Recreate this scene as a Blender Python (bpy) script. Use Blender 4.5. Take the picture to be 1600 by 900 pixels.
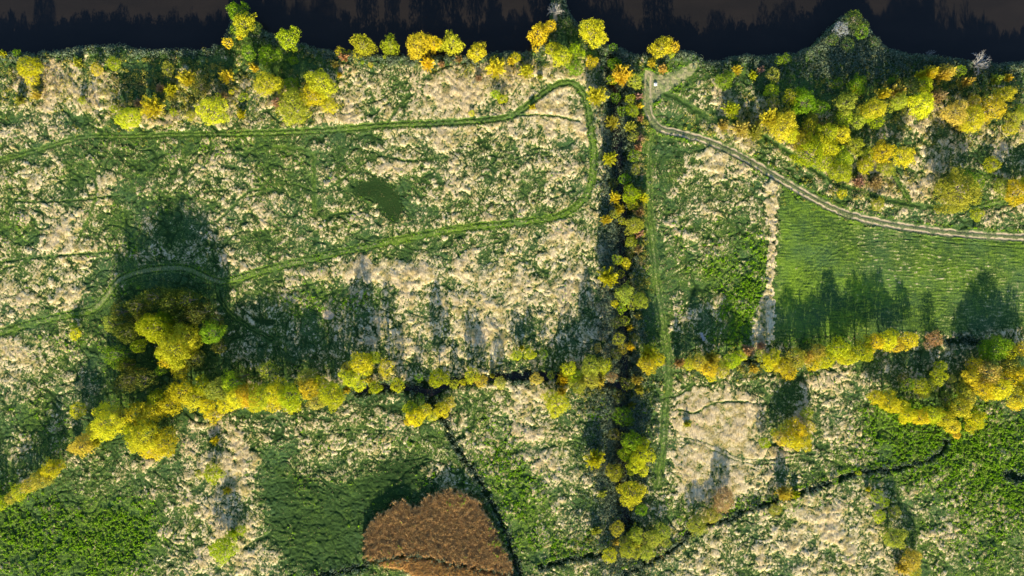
import bpy, math, random
import numpy as np

# ------------------------------------------------------------------ camera, sky, sun, exposure
sc = bpy.context.scene
for o in list(bpy.data.objects): bpy.data.objects.remove(o)
col = sc.collection
M = 0.18                       # metres per photograph pixel on the ground
CAM_H = 195.0
def wx(px): return (px - 800.0) * M
def wy(py): return (450.0 - py) * M

cam_d = bpy.data.cameras.new('camera')
cam = bpy.data.objects.new('camera', cam_d); col.objects.link(cam)
cam.location = (0, 0, CAM_H); cam.rotation_euler = (0, 0, 0)
cam_d.sensor_width = 36.0
cam_d.lens = 36.0 * CAM_H / (1600 * M)
cam_d.clip_start = 1.0; cam_d.clip_end = 12000.0
sc.camera = cam

SUN_EL = math.radians(19.5)
SUN_AZ = math.radians(-2.0)    # shadows lean a touch to the left of straight up
world = bpy.data.worlds.new('World'); sc.world = world; world.use_nodes = True
wn = world.node_tree.nodes; wl = world.node_tree.links; wn.clear()
sky = wn.new('ShaderNodeTexSky'); sky.sky_type = 'NISHITA'; sky.sun_disc = False
sky.ozone_density = 4.0; sky.dust_density = .6; sky.sun_elevation = SUN_EL; sky.sun_rotation = math.radians(180.0) - SUN_AZ
bg = wn.new('ShaderNodeBackground'); bg.inputs['Strength'].default_value = 0.11
wo = wn.new('ShaderNodeOutputWorld')
wl.new(sky.outputs[0], bg.inputs[0]); wl.new(bg.outputs[0], wo.inputs[0])
sd = bpy.data.lights.new('sun', 'SUN'); sd.energy = 5.0; sd.angle = math.radians(0.9); sd.color = (1.0, 0.86, 0.60)
sun = bpy.data.objects.new('sun', sd); col.objects.link(sun)
sun.rotation_euler = (math.radians(90) - SUN_EL, 0, -SUN_AZ); sun.location = (0, -60, 90)
sc.view_settings.view_transform = 'Standard'; sc.view_settings.look = 'None'
sc.view_settings.exposure = 1.56; sc.view_settings.gamma = 1.0
sc.view_settings.use_curve_mapping = False

rng = np.random.default_rng(7); random.seed(7)

# ------------------------------------------------------------------ helpers
def tag(o, label=None, cat=None, group=None, kind=None):
    if label: o['label'] = label
    if cat: o['category'] = cat
    if group: o['group'] = group
    if kind: o['kind'] = kind
    return o

def np_mesh(name, V, F, smooth=False):
    """V (n,3) floats; F (m,k) ints, k = 3 or 4"""
    me = bpy.data.meshes.new(name)
    V = np.ascontiguousarray(V, dtype=np.float32); F = np.ascontiguousarray(F, dtype=np.int32)
    n, k = F.shape
    me.vertices.add(len(V)); me.vertices.foreach_set('co', V.ravel())
    me.loops.add(n * k); me.loops.foreach_set('vertex_index', F.ravel())
    me.polygons.add(n); me.polygons.foreach_set('loop_start', np.arange(0, n * k, k, dtype=np.int32))
    me.update(calc_edges=True)
    if smooth: me.polygons.foreach_set('use_smooth', np.ones(n, dtype=bool))
    return me
def add_attr(me, name, C):
    C = np.asarray(C, dtype=np.float32)
    if C.shape[1] == 3: C = np.concatenate([C, np.ones((len(C), 1), np.float32)], 1)
    a = me.attributes.new(name, 'FLOAT_COLOR', 'POINT'); a.data.foreach_set('color', C.ravel())
def link(name, me, mat, parent=None):
    o = bpy.data.objects.new(name, me); col.objects.link(o)
    if mat and not me.materials: me.materials.append(mat)
    if parent: o.parent = parent
    return o
def sstep(a, b, x):
    t = np.clip((x - a) / (b - a), 0, 1); return t * t * (3 - 2 * t)

# ------------------------------------------------------------------ the land-cover survey (dry reed share, 0-9, one digit per 4.5 m square)
S_MAP = {
(0,0): "0000000000000000 0000000000000000 0000000000000000 1100233200000002 3477887301133225 3577888200344667 5677768710555556 4444334778765775 5655433222333322",
(0,1): "0000000000000000 0000000000000000 0000000000000000 0000012233333444 3001467656677778 5214777635588876 6555777567887776 5543777777777753 2233555667778865",
(0,2): "0000000000000000 0000000000000000 0000000000000000 1355100000120000 6788841001001000 7788622111046412 7888852224266754 8888874223236866 5478872225315776",
(0,3): "0000000000000000 0000000000000000 0000000000000000 0000000000000000 0001000000000011 1000000000113122 2111100011466533 5322222248874445 5531222256436668",
(1,0): "6433111222222343 3666112322265566 2566378112353555 5455456211113466 3466545243124556 1357854334432453 5467764213331443 5365665323331277 7445674200001124",
(1,1): "2213445567777443 1443343676556753 3554234453367744 6664352200554455 5443564662445355 3444542545334444 3223542424333446 3446678888766775 3355667878988888",
(1,2): "7655453112269875 4565543221269764 3456443221245544 5476542221445533 5445553323255526 6576662122345524 5777653322246422 7667763211153472 6566675211143321",
(1,3): "7544322222643244 7366555355843255 7113665878843366 4111236466443444 5111243355333344 4111455644333333 4211334444332223 4211223333333333 5111122233344554",
(2,0): "6748831000000013 5725830000000145 4533420000000014 7536641000000044 7764331000000043 6645331000000000 4343432000000000 3224331100000000 2213421111146664",
(2,1): "4332334367666776 5432332747676777 4353344867768777 2243455676665778 4334455555566677 3334444344455445 1111111133333455 3333446431112555 4544544433357643",
(2,2): "7764555322326311 6565566311444105 5656666211554105 5555566211345006 4444444311234444 5444444223333444 7753333324567664 8854444225788886 7653433225678886",
(2,3): "5111111111223356 4111111222345555 6211344444466665 5311111113336533 3222222223443222 4445665443322222 3366664332220012 5577532223111143 6577741001122221",
(3,0): "4322000001135679 3422342345326779 2221233454546678 1222334333546778 2222222222445665 1112221112444766 1112111122544677 0111111112445775 1111111113665776",
(3,1): "4223456655533766 2034566666555654 2125554334456432 3124431113454323 4112211111343122 5211111111111112 5321111111111112 6421111111111123 5532111135544422",
(3,2): "6843333222788887 4778643222677777 3467554332576666 2345543333667667 2345433343667666 3334434333445544 3255443344556555 2443443334656667 2233445455666556",
(3,3): "6555764111111222 5544443222111111 4333332224433111 4345554333444222 4677656444345554 6777776543566554 7888877433665533 6666677642364333 6566567743233333",
}
Sg = np.zeros((36, 64), np.float32)
for (ri, ci), s in S_MAP.items():
    for k, row in enumerate(s.split()):
        Sg[ri * 9 + k, ci * 16:ci * 16 + 16] = [int(c) / 9.0 for c in row]

# ------------------------------------------------------------------ survey grid (photo-pixel units u, v are simply 0.18 m steps)
STEP = 1.15
u1 = np.arange(-150, 1751, STEP); v1 = np.arange(-130, 1031, STEP)
NU, NV = len(u1), len(v1)
U, Vv = np.meshgrid(u1, v1)
U = U.astype(np.float32); Vv = Vv.astype(np.float32)

fy = np.fft.fftfreq(NV)[:, None]; fx = np.fft.rfftfreq(NU)[None, :]
def field(wav, aniso=1.0, ang=0.0, sharp=0.6):
    """smooth random field, wavelength wav (px), unit variance; aniso > 1 stretches along ang"""
    w = rng.standard_normal((NV, NU)); f = np.fft.rfft2(w)
    c, s = math.cos(ang), math.sin(ang)
    a = fx * c + fy * s; b = -fx * s + fy * c
    rr = np.sqrt((a * aniso) ** 2 + b ** 2) * wav / STEP
    filt = rr * np.exp(-(rr ** 2) * sharp * 1.2)
    g = np.fft.irfft2(f * filt, s=(NV, NU)); g /= g.std(); return g.astype(np.float32)
def blur(A, sig):
    sig /= STEP
    P = 60
    Ap = np.pad(A, P, mode='edge')
    gy = np.fft.fftfreq(Ap.shape[0])[:, None]; gx = np.fft.rfftfreq(Ap.shape[1])[None, :]
    k = np.exp(-2 * (math.pi * sig) ** 2 * (gx ** 2 + gy ** 2))
    return np.fft.irfft2(np.fft.rfft2(Ap) * k, s=Ap.shape)[P:-P, P:-P].astype(np.float32)
def sample_grid(G, u, v, cell=25.0):
    gx = np.clip(u / cell - 0.5, 0, G.shape[1] - 1.001); gy = np.clip(v / cell - 0.5, 0, G.shape[0] - 1.001)
    x0 = gx.astype(int); y0 = gy.astype(int); a = gx - x0; b = gy - y0
    return (G[y0, x0] * (1 - a) + G[y0, x0 + 1] * a) * (1 - b) + (G[y0 + 1, x0] * (1 - a) + G[y0 + 1, x0 + 1] * a) * b
def worley(cell, wu, wv, seed):
    r = np.random.default_rng(seed)
    u = (U + wu) / cell + 50; v = (Vv + wv) / cell + 50
    n = 256; J = r.random((n, n, 2)).astype(np.float32)
    iu = np.floor(u).astype(int); iv = np.floor(v).astype(int)
    d1 = np.full(u.shape, 9.0, np.float32); d2 = d1.copy()
    for dy in (-1, 0, 1):
        for dx in (-1, 0, 1):
            ju = (iu + dx) % n; jv = (iv + dy) % n
            d = np.hypot(iu + dx + J[jv, ju, 0] - u, iv + dy + J[jv, ju, 1] - v)
            m = d < d1; d2 = np.where(m, d1, np.minimum(d2, d)); d1 = np.where(m, d, d1)
    return d1, d2 - d1

def smooth_line(pts, n=8):
    p = [np.array(q, float) for q in pts]; out = []
    for i in range(len(p) - 1):
        a = p[max(i - 1, 0)]; b = p[i]; c = p[i + 1]; d = p[min(i + 2, len(p) - 1)]
        for k in range(n):
            t = k / n
            out.append(0.5 * ((2 * b) + (-a + c) * t + (2 * a - 5 * b + 4 * c - d) * t * t + (-a + 3 * b - 3 * c + d) * t ** 3))
    out.append(p[-1]); return np.array(out)
def line_dist(pts, reach, smooth=True):
    """signed distance (px) to a polyline, inf beyond reach"""
    P = smooth_line(pts) if smooth else np.array(pts, float)
    D = np.full(U.shape, 999.0, np.float32)
    for a, b in zip(P[:-1], P[1:]):
        i0 = max(int((min(a[1], b[1]) - reach - v1[0]) / STEP), 0); i1 = min(int((max(a[1], b[1]) + reach - v1[0]) / STEP) + 2, NV)
        j0 = max(int((min(a[0], b[0]) - reach - u1[0]) / STEP), 0); j1 = min(int((max(a[0], b[0]) + reach - u1[0]) / STEP) + 2, NU)
        if i1 <= i0 or j1 <= j0: continue
        u = U[i0:i1, j0:j1]; v = Vv[i0:i1, j0:j1]
        dx, dy = b - a; L = dx * dx + dy * dy + 1e-9
        t = np.clip(((u - a[0]) * dx + (v - a[1]) * dy) / L, 0, 1)
        ex = u - a[0] - t * dx; ey = v - a[1] - t * dy
        d = np.hypot(ex, ey) * np.where(dx * ey - dy * ex < 0, -1, 1)
        sub = D[i0:i1, j0:j1]; m = np.abs(d) < np.abs(sub); sub[m] = d[m]
    return D
def poly_mask(pts):
    P = np.array(pts, float); inside = np.zeros(U.shape, bool)
    for (xa, ya), (xb, yb) in zip(P, np.roll(P, -1, 0)):
        c = ((ya > Vv) != (yb > Vv)) & (U < (xb - xa) * (Vv - ya) / (yb - ya + 1e-9) + xa)
        inside ^= c
    return inside.astype(np.float32)
def spl(u, v, ru, rv, ang=0.0):
    c, s = math.cos(math.radians(ang)), math.sin(math.radians(ang))
    a = ((U - u) * c + (Vv - v) * s) / ru; b = (-(U - u) * s + (Vv - v) * c) / rv
    return np.exp(-(a * a + b * b)).astype(np.float32)

# base noises
n3 = field(3.6); n6 = field(7); n12 = field(14); n25 = field(28); n60 = field(70); n150 = field(160)
fib = field(4.0, 3.0, math.radians(-62)); fib2 = field(4.0, 3.2, math.radians(-20)); fib3 = field(5.0, 3.0, math.radians(40))
wu = n25 * 5 + n12 * 2.4; wv = field(28) * 5 + field(14) * 2.4

# ---- river shore
shore_u = [-160, 0, 50, 100, 150, 190, 210, 240, 280, 320, 345, 354, 362, 376, 388, 398, 408, 430, 470, 500, 540, 580, 700, 740, 780, 820, 848, 858, 862, 878, 888, 905, 935, 960, 985, 1000, 1030, 1060, 1090, 1100, 1130, 1145, 1200, 1250, 1275, 1300, 1318, 1345, 1360, 1385, 1420, 1470, 1500, 1570, 1600, 1760]
shore_v = [84, 80, 80, 76, 68, 66, 73, 75, 75, 73, 66, 44, 14, 6, 20, 40, 44, 54, 66, 74, 80, 84, 85, 86, 78, 78, 66, 40, -10, -20, 12, 40, 62, 70, 80, 84, 80, 78, 80, 90, 93, 84, 86, 80, 66, 40, 23, 21, 44, 72, 82, 85, 90, 98, 93, 88]
shore = np.interp(u1, shore_u, shore_v)[None, :] + n12 * 1.3 + n6 * 0.9
land0 = (Vv > shore).astype(np.float32)
land_b = blur(land0, 4.5); land_w = blur(land0, 11)
bank = sstep(0.30, 0.97, land_b)
bank_zone = land0 * (1 - sstep(0.80, 0.995, land_w))

# ---- straw share
Su = U + wu * 1.5; Sv = Vv + wv * 1.5
S = sample_grid(Sg, Su, Sv)
S = np.clip(S - .16 * spl(1140, 400, 70, 110) - .10 * spl(500, 250, 200, 60), 0.0, 1.0)

# ---- named areas
def area(P_, sig, nz_, lo=.35, hi=.65):
    b_ = blur(poly_mask(P_), sig); return sstep(lo, hi, b_ + nz_ * np.clip(4 * b_ * (1 - b_), 0, 1))
FIELD = [(1216,292),(1232,302),(1260,314),(1290,328),(1330,345),(1380,356),(1440,366),(1500,372),(1560,375),(1760,384),(1760,512),(1600,510),(1480,520),(1400,522),(1250,526),(1215,538),(1190,538),(1200,480),(1212,430),(1216,360)]
field_m = area(FIELD, 5, n12 * .25 + n25 * .2 + n6 * .15)
RUST = [(574,872),(571,850),(573,832),(580,815),(592,803),(604,800),(612,790),(622,780),(634,782),(646,792),(660,788),(668,772),(682,774),(692,764),(706,763),(730,770),(750,785),(765,810),(780,840),(795,870),(802,894),(770,890),(735,882),(700,875),(670,867),(640,864),(612,868),(590,873)]
ORANGE = [(588,880),(612,874),(640,870),(668,874),(700,882),(735,889),(772,896),(802,899),(810,910),(830,960),(760,970),(700,930),(670,905),(650,900),(640,890),(610,886)]
rust_m = area(RUST, 5, n12 * .16 + n6 * .2 + n3 * .12)
orange_m = area(ORANGE, 2.5, n12 * .12 + n6 * .12)
DARKP = [(548,300),(560,285),(588,275),(605,283),(622,300),(630,325),(627,345),(612,354),(601,337),(585,312),(565,310)]
darkp = area(DARKP, 4, n6 * .3 + n3 * .2 + n12 * .2)
HERB_SHADE = [(406,752),(425,742),(455,735),(500,752),(545,748),(575,745),(600,722),(640,712),(668,735),(690,760),(665,775),(630,780),(600,800),(572,830),(570,872),(520,895),(470,905),(448,880),(436,845),(415,800)]  # dark green herbage; upper right arm is the reed bed's painted shadow
herb_shade = area(HERB_SHADE, 11, n12 * .22 + n6 * .2 + n25 * .12, .2, .8)
STRIP = [(1192,285),(1208,282),(1218,292),(1214,330),(1212,400),(1208,440),(1210,480),(1208,536),(1172,536),(1180,490),(1198,440),(1202,370),(1196,330)]
strip_m = area(STRIP, 4, n12 * .22 + n6 * .16)
REED = [(1058,612),(1100,605),(1168,612),(1172,640),(1176,690),(1180,730),(1172,765),(1120,785),(1070,785),(1052,740),(1050,660)]
reed_m = area(REED, 6, n12 * .2 + n6 * .1)

# lush = how yellow-green and bright the grass is; moss = deep dark green herbage, plus the rusty reeds' painted shade
lush = np.full(U.shape, .32, np.float32) + n60 * .07 + n25 * .05
for (a, b, c, d, k) in [(110,860,140,60,.45),(200,820,55,45,.4),(40,790,70,40,.3),(1480,690,150,60,.62),(1560,760,90,60,.45),(1400,640,60,20,.3),(1540,840,110,60,.3),
    (1300,520,60,30,.2),(1240,440,25,100,.35),(1165,500,25,60,.4),(1185,430,18,70,.4),(1120,410,60,40,.3),(1150,480,60,60,.2),(1040,130,35,30,.5),(940,640,30,30,.3),
    (780,700,60,60,.4),(820,790,60,60,.35),(600,690,90,18,.3),(880,850,90,14,.4),(1190,790,120,16,.4),(480,470,40,40,.3),(580,470,50,20,.3),(1440,430,150,30,.2),
    (100,540,60,25,.3),(60,650,60,40,.2),(1500,740,100,20,.2),(980,650,60,60,.2),(1080,720,20,90,.3),(320,230,90,25,.2),(200,390,30,60,.2),(1360,450,60,20,.25),(30,370,30,80,.15)]:
    lush += k * spl(a, b, c, d)
lush = np.clip(lush + n12 * .07 + n6 * .05 + fib2 * .04, 0, 1)
moss_shade = herb_shade * .55 + darkp * 1.0
for (a, b, c, d, k) in [(740,240,45,30,.5),(640,735,60,25,.4),(150,240,60,20,.35),(560,60,60,30,.2),(190,130,16,22,.8),(250,520,100,60,.8),(960,350,20,260,.7),(965,640,30,80,.6),(110,850,150,70,.25),(1490,690,140,55,.18),(1560,760,80,50,.15),(60,640,50,60,.3),(30,820,50,60,.2)]:  # the splat just above the rusty reeds paints their cast shade
    moss_shade += k * spl(a, b, c, d)

# crack / trail network
d28, e28 = worley(30, wu * 1.1, wv * 1.1, 3); d60, e60 = worley(64, wu * 1.8, wv * 1.8, 5); d12, e12 = worley(12, wu * .6, wv * .6, 9)
crack = np.exp(-(e28 / .07) ** 2) * .8 * sstep(-.9, .3, n60) + np.exp(-(e60 / .040) ** 2) * 1.0 + np.exp(-(e12 / .12) ** 2) * .5 * sstep(-.3, .8, -n25)
fa_, fb_, fc_ = field(17), field(34, 1.6, .5), field(60, 1.5, -.4)
thread = np.maximum.reduce([np.exp(-(fa_ / .19) ** 2) * .75 * sstep(-.5, .8, n25), np.exp(-(fb_ / .12) ** 2) * .95, np.exp(-(fc_ / .075) ** 2)])
thread *= sstep(.98, .6, S) * .8 + .2
crack = np.maximum(crack * .75, thread)
crack = np.clip(crack, 0, 1) * (1 - .8 * np.maximum.reduce([rust_m, orange_m, field_m, darkp]))

nz = (n3 * .35 + n6 * .5 + n12 * .85 + fib * .4 + n25 * .85 + n60 * .35); nz /= nz.std()
Sfin = np.clip(S * 1.02 + n60 * .05, 0.0, 1)
logit = np.log((Sfin + .04) / (1.04 - Sfin)) * .75
cl28 = 1 - sstep(.12, .62, d28); d18, e18 = worley(17, wu * .8, wv * .8, 21); cl18 = 1 - sstep(.15, .65, d18)
clump = cl28 * .65 + cl18 * .35
loc_ = logit * 1.75 + .30 + n150 * .22 + (clump - .5) * 1.9 * (1 - .65 * sstep(.7, .95, Sfin)) + n60 * .35 + n25 * .35 + n12 * .25 - crack * (3.6 - 1.6 * reed_m)
cov = 1 / (1 + np.exp(-.95 * loc_))
speck = n3 * .5 + fib * .55 + n6 * .25
straw = np.clip(cov + speck * (.10 + .95 * cov * (1 - cov)), 0, 1)
# mown / drilled rows of the right-hand field and old swathes elsewhere
ang = (Vv + .018 * (U - 1400) + n60 * 2.2 + (1600 - U) * .0)
rowpat = np.sin(ang * 2 * math.pi / 5.2 + n25 * .8) * .5 + field(4.2, 7, 0.03) * .7
S_field = np.clip(S * .95, 0, 1)
fs = sstep(-1.2, 2.2, (S_field - .42) * 3.0 + rowpat * .8 + n12 * .3 + n6 * .3)
straw = straw * (1 - field_m) + fs * .62 * field_m * (.8 + .5 * spl(1400, 420, 120, 40))
lush = np.clip(lush + field_m * (.06 + .14 * rowpat), 0, 1)
straw = straw * (1 - rust_m) * (1 - orange_m) * (1 - darkp) * (1 - herb_shade * .85)
straw = np.maximum(straw, strip_m * sstep(-1.2, .6, nz * .6 + .5) * .95)
straw = np.maximum(straw, reed_m * sstep(-1.4, .6, nz * .6 + .7 - crack * 1.5))
straw *= (1 - .75 * bank_zone)

dark = np.clip(crack * .85 + np.clip(moss_shade, 0, 1) * .75, 0, 1)
soil = np.zeros(U.shape, np.float32)
relief = np.zeros(U.shape, np.float32)     # metres
flat = np.zeros(U.shape, np.float32)

# ---- tracks
tracks = []
def rutted(pts, half=4.6, w=1.7, wid=9, soilk=0.0, darkk=.8, verge=.5, flatk=.8, st=1.0, sep='farm_track', save=True):
    global straw, dark, soil, lush, relief, flat
    D = line_dist(pts, wid + 6); D = D + n12 * .5 + n6 * .25
    body = 1 - sstep(wid - 3, wid + 1.5, np.abs(D))
    ruts = np.exp(-((np.abs(D) - half) / w) ** 2) * sstep(-1.6, .4, n12 + n25 + 1.3)
    b0 = body; body = body * st
    straw = straw * (1 - body) + body * (.22 + .22 * sstep(-.5, 1.2, n6 + n12)) * (1 - ruts * .8); straw = straw * (1 - ruts * .7 * darkk)
    lush = lush * (1 - body * .8) + body * .8 * min(1, verge + .2)
    dark = dark * (1 - body * .5)
    dark = np.maximum(dark, ruts * darkk); soil = np.maximum(soil, ruts * soilk)
    relief = relief - ruts * .10; flat = np.maximum(flat, body * flatk)
    if save: tracks.append((sep, 1 - sstep(wid - 3.2, wid - 2.8, np.abs(D))))
    return D
T1 = [(-150,556),(-60,535),(0,520),(60,503),(110,492),(145,484),(165,465),(185,440),(210,427),(250,420),(290,420),(315,430),(340,441),(370,436),(420,421),(500,402),(560,388),(640,372),(720,357),(800,349),(860,341),(890,330),(915,308),(925,280),(928,240),(922,190),(915,155),(897,131),(870,132),(845,148),(820,168),(795,182),(760,188),(680,193),(600,196),(520,203),(440,207),(360,209),(280,210),(200,213),(130,214),(80,228),(40,240),(0,250),(-150,275)]
rutted(T1[:16], 4.6, 1.3, 8.2, 0.16, .85, .55, save=True)
rutted(T1[15:26], 4.2, 1.3, 7.6, 0.05, .7, .6)
rutted(T1[25:38], 3.2, 1.5, 7, 0.10, .75, .5)
rutted(T1[37:], 2.6, 1.5, 5.5, 0.0, .6, .4)
T3 = [(1018,205),(1012,235),(1012,280),(1014,330),(1020,380),(1025,430),(1031,480),(1039,530),(1045,560),(1044,600),(1038,650),(1035,700),(1028,760)]
rutted(T3, 3.6, 1.4, 8, .22, .6, .4)
rutted([(1395,268),(1405,290),(1420,312)], 3, 1.4, 6, .05, .7, .5)
rutted([(1520,326),(1560,316),(1600,311),(1700,305)], 3.5, 1.5, 7, .12, .7, .6)
rutted([(1190,212),(1230,238),(1270,265),(1300,285),(1350,302),(1400,316),(1440,323),(1500,327)], 0, 3.0, 6, .0, .9, .35)
rutted([(1035,146),(1058,156),(1085,172),(1112,186),(1150,190)], 0, 3.6, 8, .0, .75, .3)
rutted([(338,445),(345,470),(362,492),(390,512),(425,530)], 2.5, 2, 6, .0, .8, .3)
rutted([(345,443),(390,452),(440,470),(480,498),(500,520)], 5, 1.2, 9, .0, .4, .5, flatk=.3, st=.3, save=False)
rutted([(402,800),(402,765),(406,740),(418,715),(438,697),(470,683),(510,676),(570,674),(630,678),(700,690)], 3, 1.2, 5, .0, .5, .1, flatk=.4, st=.25, save=False)
rutted([(1045,686),(1085,690),(1120,702),(1155,718),(1200,722),(1260,713),(1340,706),(1380,704)], 3.2, 1.2, 6, .1, .6, .4, flatk=.4, st=.25, save=False)
rutted([(0,410),(40,405),(90,400),(170,394)], 0, 1.6, 3, .0, .8, .35, save=False)
rutted([(120,380),(150,310),(140,260),(110,236)], 0, 1.4, 3, .0, .5, .35, save=False)
rutted([(20,315),(60,316),(110,314),(150,310),(185,306)], 0, 1.6, 3, .0, .8, .35, save=False)
rutted([(430,230),(485,240),(490,290),(492,330)], 0, 2.6, 5, .0, .5, .4, save=False)
rutted([(400,290),(460,288),(500,300),(550,270),(590,245),(640,252),(700,245)], 0, 1.6, 3, .0, .7, .3, save=False)
rutted([(300,350),(340,345),(390,300),(440,300)], 0, 1.5, 3, .0, .6, .3, save=False)
rutted([(1060,640),(1085,645),(1110,632),(1140,628),(1168,628)], 0, 1.1, 2.4, .0, .7, .3, save=False)
rutted([(1000,640),(1030,625),(1060,618),(1085,600)], 0, 1.3, 3, .0, .7, .3, save=False)
rutted([(640,30+120),(620,170),(605,195)], 0, 1.2, 2.6, .0, .6, .3, save=False)
rutted([(806,180),(860,181),(905,190)], 0, 1.2, 2.6, .0, .6, .3, save=False)
rutted([(1212,480),(1245,432),(1285,392),(1330,352)], 3, 1.0, 5, .0, .35, .45, flatk=.1, st=.1, save=False)
rutted([(1222,520),(1250,455),(1300,400),(1380,372),(1480,376),(1600,384),(1700,388)], 3, 1.0, 5, .0, .35, .4, flatk=.1, st=.1, save=False)
loopD = line_dist([(150,480),(165,465),(185,440),(210,427),(250,420),(290,420),(315,430),(345,441)], 12)
loopb = 1 - sstep(5.5, 8, np.abs(loopD)); soil = np.maximum(soil, loopb * .30 * (1 - np.exp(-((np.abs(loopD) - 4.6) / 1.3) ** 2) * .8))
# sandy road on the right: two pale wheel lines, grass hump between
ROAD = [(1012,118),(1012,140),(1012,165),(1018,185),(1034,201),(1070,210),(1110,222),(1150,240),(1200,268),(1250,298),(1300,325),(1350,342),(1400,352),(1470,362),(1540,368),(1600,371),(1760,377)]
Dr = line_dist(ROAD, 18) + n12 * .5 + n25 * .3
body = 1 - sstep(6.0, 8.5, np.abs(Dr))
rt = np.exp(-((np.abs(Dr) - 3.9) / 1.6) ** 2)
fade = sstep(1005, 1040, U) * .3 + .7
straw = straw * (1 - body); lush = lush * (1 - body) + .25 * body; lush = np.clip(lush + .35 * np.exp(-((np.abs(Dr) - 10) / 3) ** 2), 0, 1); dark *= (1 - body * .8)
soil = np.maximum(soil, rt * .95 * fade * (.35 + .65 * sstep(-1.8, .6, n12 + n25))); soil = np.maximum(soil, body * .30)
dark = np.maximum(dark, np.exp(-((Dr + 8.5) / 1.5) ** 2) * .45 * sstep(1040, 1100, U))
relief -= rt * .10; flat = np.maximum(flat, body)
road_face = 1 - sstep(7.3, 7.6, np.abs(Dr))
# trodden clearing by the river, landing
clear_m = sstep(.25, .6, .0 + blur(poly_mask([(1008,108),(1030,118),(1060,110),(1085,96),(1095,100),(1080,118),(1055,135),(1035,146),(1022,160),(1006,160)]), 3) + n12 * .05)
straw *= 1 - clear_m; soil = np.maximum(soil, clear_m * (.34 + .15 * sstep(-1, 1, n12))); lush = lush * (1 - clear_m) + .6 * clear_m; dark *= 1 - clear_m; flat = np.maximum(flat, clear_m * .7)
soil = np.maximum(soil, sstep(.35, .6, spl(513, 492, 11, 9) + n12 * .04) * .75)
# gravel foreshore
for (a, b, c, d) in [(250,73,45,4),(310,75,25,4),(1115,93,22,5),(975,86,10,7),(868,20,6,22),(1003,95,4,10),(1318,40,12,8)]:
    soil = np.maximum(soil, sstep(.3, .8, spl(a, b, c, d) + n6 * .08) * .6)

# ---- ditches
ditch = np.zeros(U.shape, np.float32); ditch_depth = np.zeros(U.shape, np.float32)
def dig(pts, w, depth, core=.45, dk=.95):
    global ditch, ditch_depth, straw, dark
    D = np.abs(line_dist(pts, w * 2.2)) + n12 * 1.0 + n6 * .7 + n25 * w * .13
    m = 1 - sstep(w * core, w, D)
    ditch_depth = np.maximum(ditch_depth, m * depth); ditch = np.maximum(ditch, m)
    straw = straw * (1 - m * .9); dark = np.maximum(dark, m * dk)
MAIN_DITCH = [(952,92),(960,120),(963,160),(966,210),(968,260),(972,310),(974,360),(974,410),(974,460),(975,520),(975,580),(972,640),(972,700),(975,760),(980,820)]
dig(MAIN_DITCH, 17, 2.6)
DIAG = [(690,640),(700,668),(708,690),(722,712),(745,745),(762,775),(780,810),(795,845),(806,880),(820,930),(840,1000)]
dig(DIAG, 5.8, 1.1)
CROSS = [(560,612),(600,604),(640,606),(670,615),(700,600),(745,592),(800,588),(870,590),(930,598),(972,605)]
dig(CROSS, 10, 1.6)
dig([(668,600),(672,618),(684,636),(694,650)], 11, 1.6)
dig([(572,884),(540,892),(500,900),(470,910)], 5, 1.0)
dig([(571,876),(590,875),(620,869),(650,867),(700,878),(745,888),(800,897)], 4.2, 1.6, .4, .95)
BROOK = [(846,888),(870,879),(905,872),(940,868)]
dig(BROOK, 5.5, 1.2)
LOWER = [(960,905),(1000,885),(1040,866),(1066,846),(1075,832),(1100,822),(1135,812),(1175,794),(1215,782),(1250,770),(1290,757),(1330,742),(1370,735),(1410,730),(1440,722),(1470,708),(1480,690)]
dig(LOWER, 5, 1.0)
dig([(1150,562),(1200,566),(1260,560)], 6, 1.0, .3, .6)
dig([(1575,740),(1600,748),(1640,745)], 10, 1.3)
dig([(1480,536),(1500,532),(1540,538)], 8, .8)
for (u_, v_, r_) in [(1384,880,8),(1065,826,8)]: dark = np.maximum(dark, spl(u_, v_, r_, r_))

# bright green verge south of the lower brook
lush = np.clip(lush + .5 * np.exp(-((line_dist(LOWER, 20) + 9) / 4) ** 2) + .5 * np.exp(-((line_dist(BROOK, 20) + 8) / 3.5) ** 2), 0, 1)

# ---- height model (metres)
WATER_Z = -3.0
base = -4.2 + 4.2 * bank
clumps_l = sstep(-.1, 1.3, n3 * .7 + n6 * .6 + fib2 * .4 + n12 * .4 + n25 * .3)
veg = blur(cov * (.18 + .30 * clump + .03 * n12), 2.2) + cov * (.012 * n6 + .014 * n3 + .012 * fib) + (1 - straw) * (.04 + .012 * n3 + .014 * fib2 + .018 * n6)
veg += sstep(.5, .95, lush) * (1 - straw) * clumps_l * .2
veg += rust_m * (1.6 + .05 * n3 + .05 * n6 + .07 * n12) + orange_m * (1.0 + .2 * n3)
veg += bank_zone * (.10 * n6 + .05 * n3 + .12 * n12 + .2)
veg += strip_m * .25 + reed_m * (.25 + .012 * n3)
veg -= blur(crack, .9) * .32 * (1 - field_m)
veg = veg * (1 - field_m) + field_m * (.06 + .035 * rowpat + .008 * n3)
veg = veg * (1 - darkp) + darkp * (.05 + .02 * n3)
veg *= (1 - flat * .85) * (1 - .55 * reed_m)
Hh = base + (veg + relief) * bank + n60 * .06 * bank - ditch_depth * bank * (1 - road_face)
def ground_z(px, py):
    j = int(np.clip((px - u1[0]) / STEP, 0, NU - 1)); i = int(np.clip((py - v1[0]) / STEP, 0, NV - 1))
    return float(base[i, j] + .1 - ditch_depth[i, j] * .8)

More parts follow.
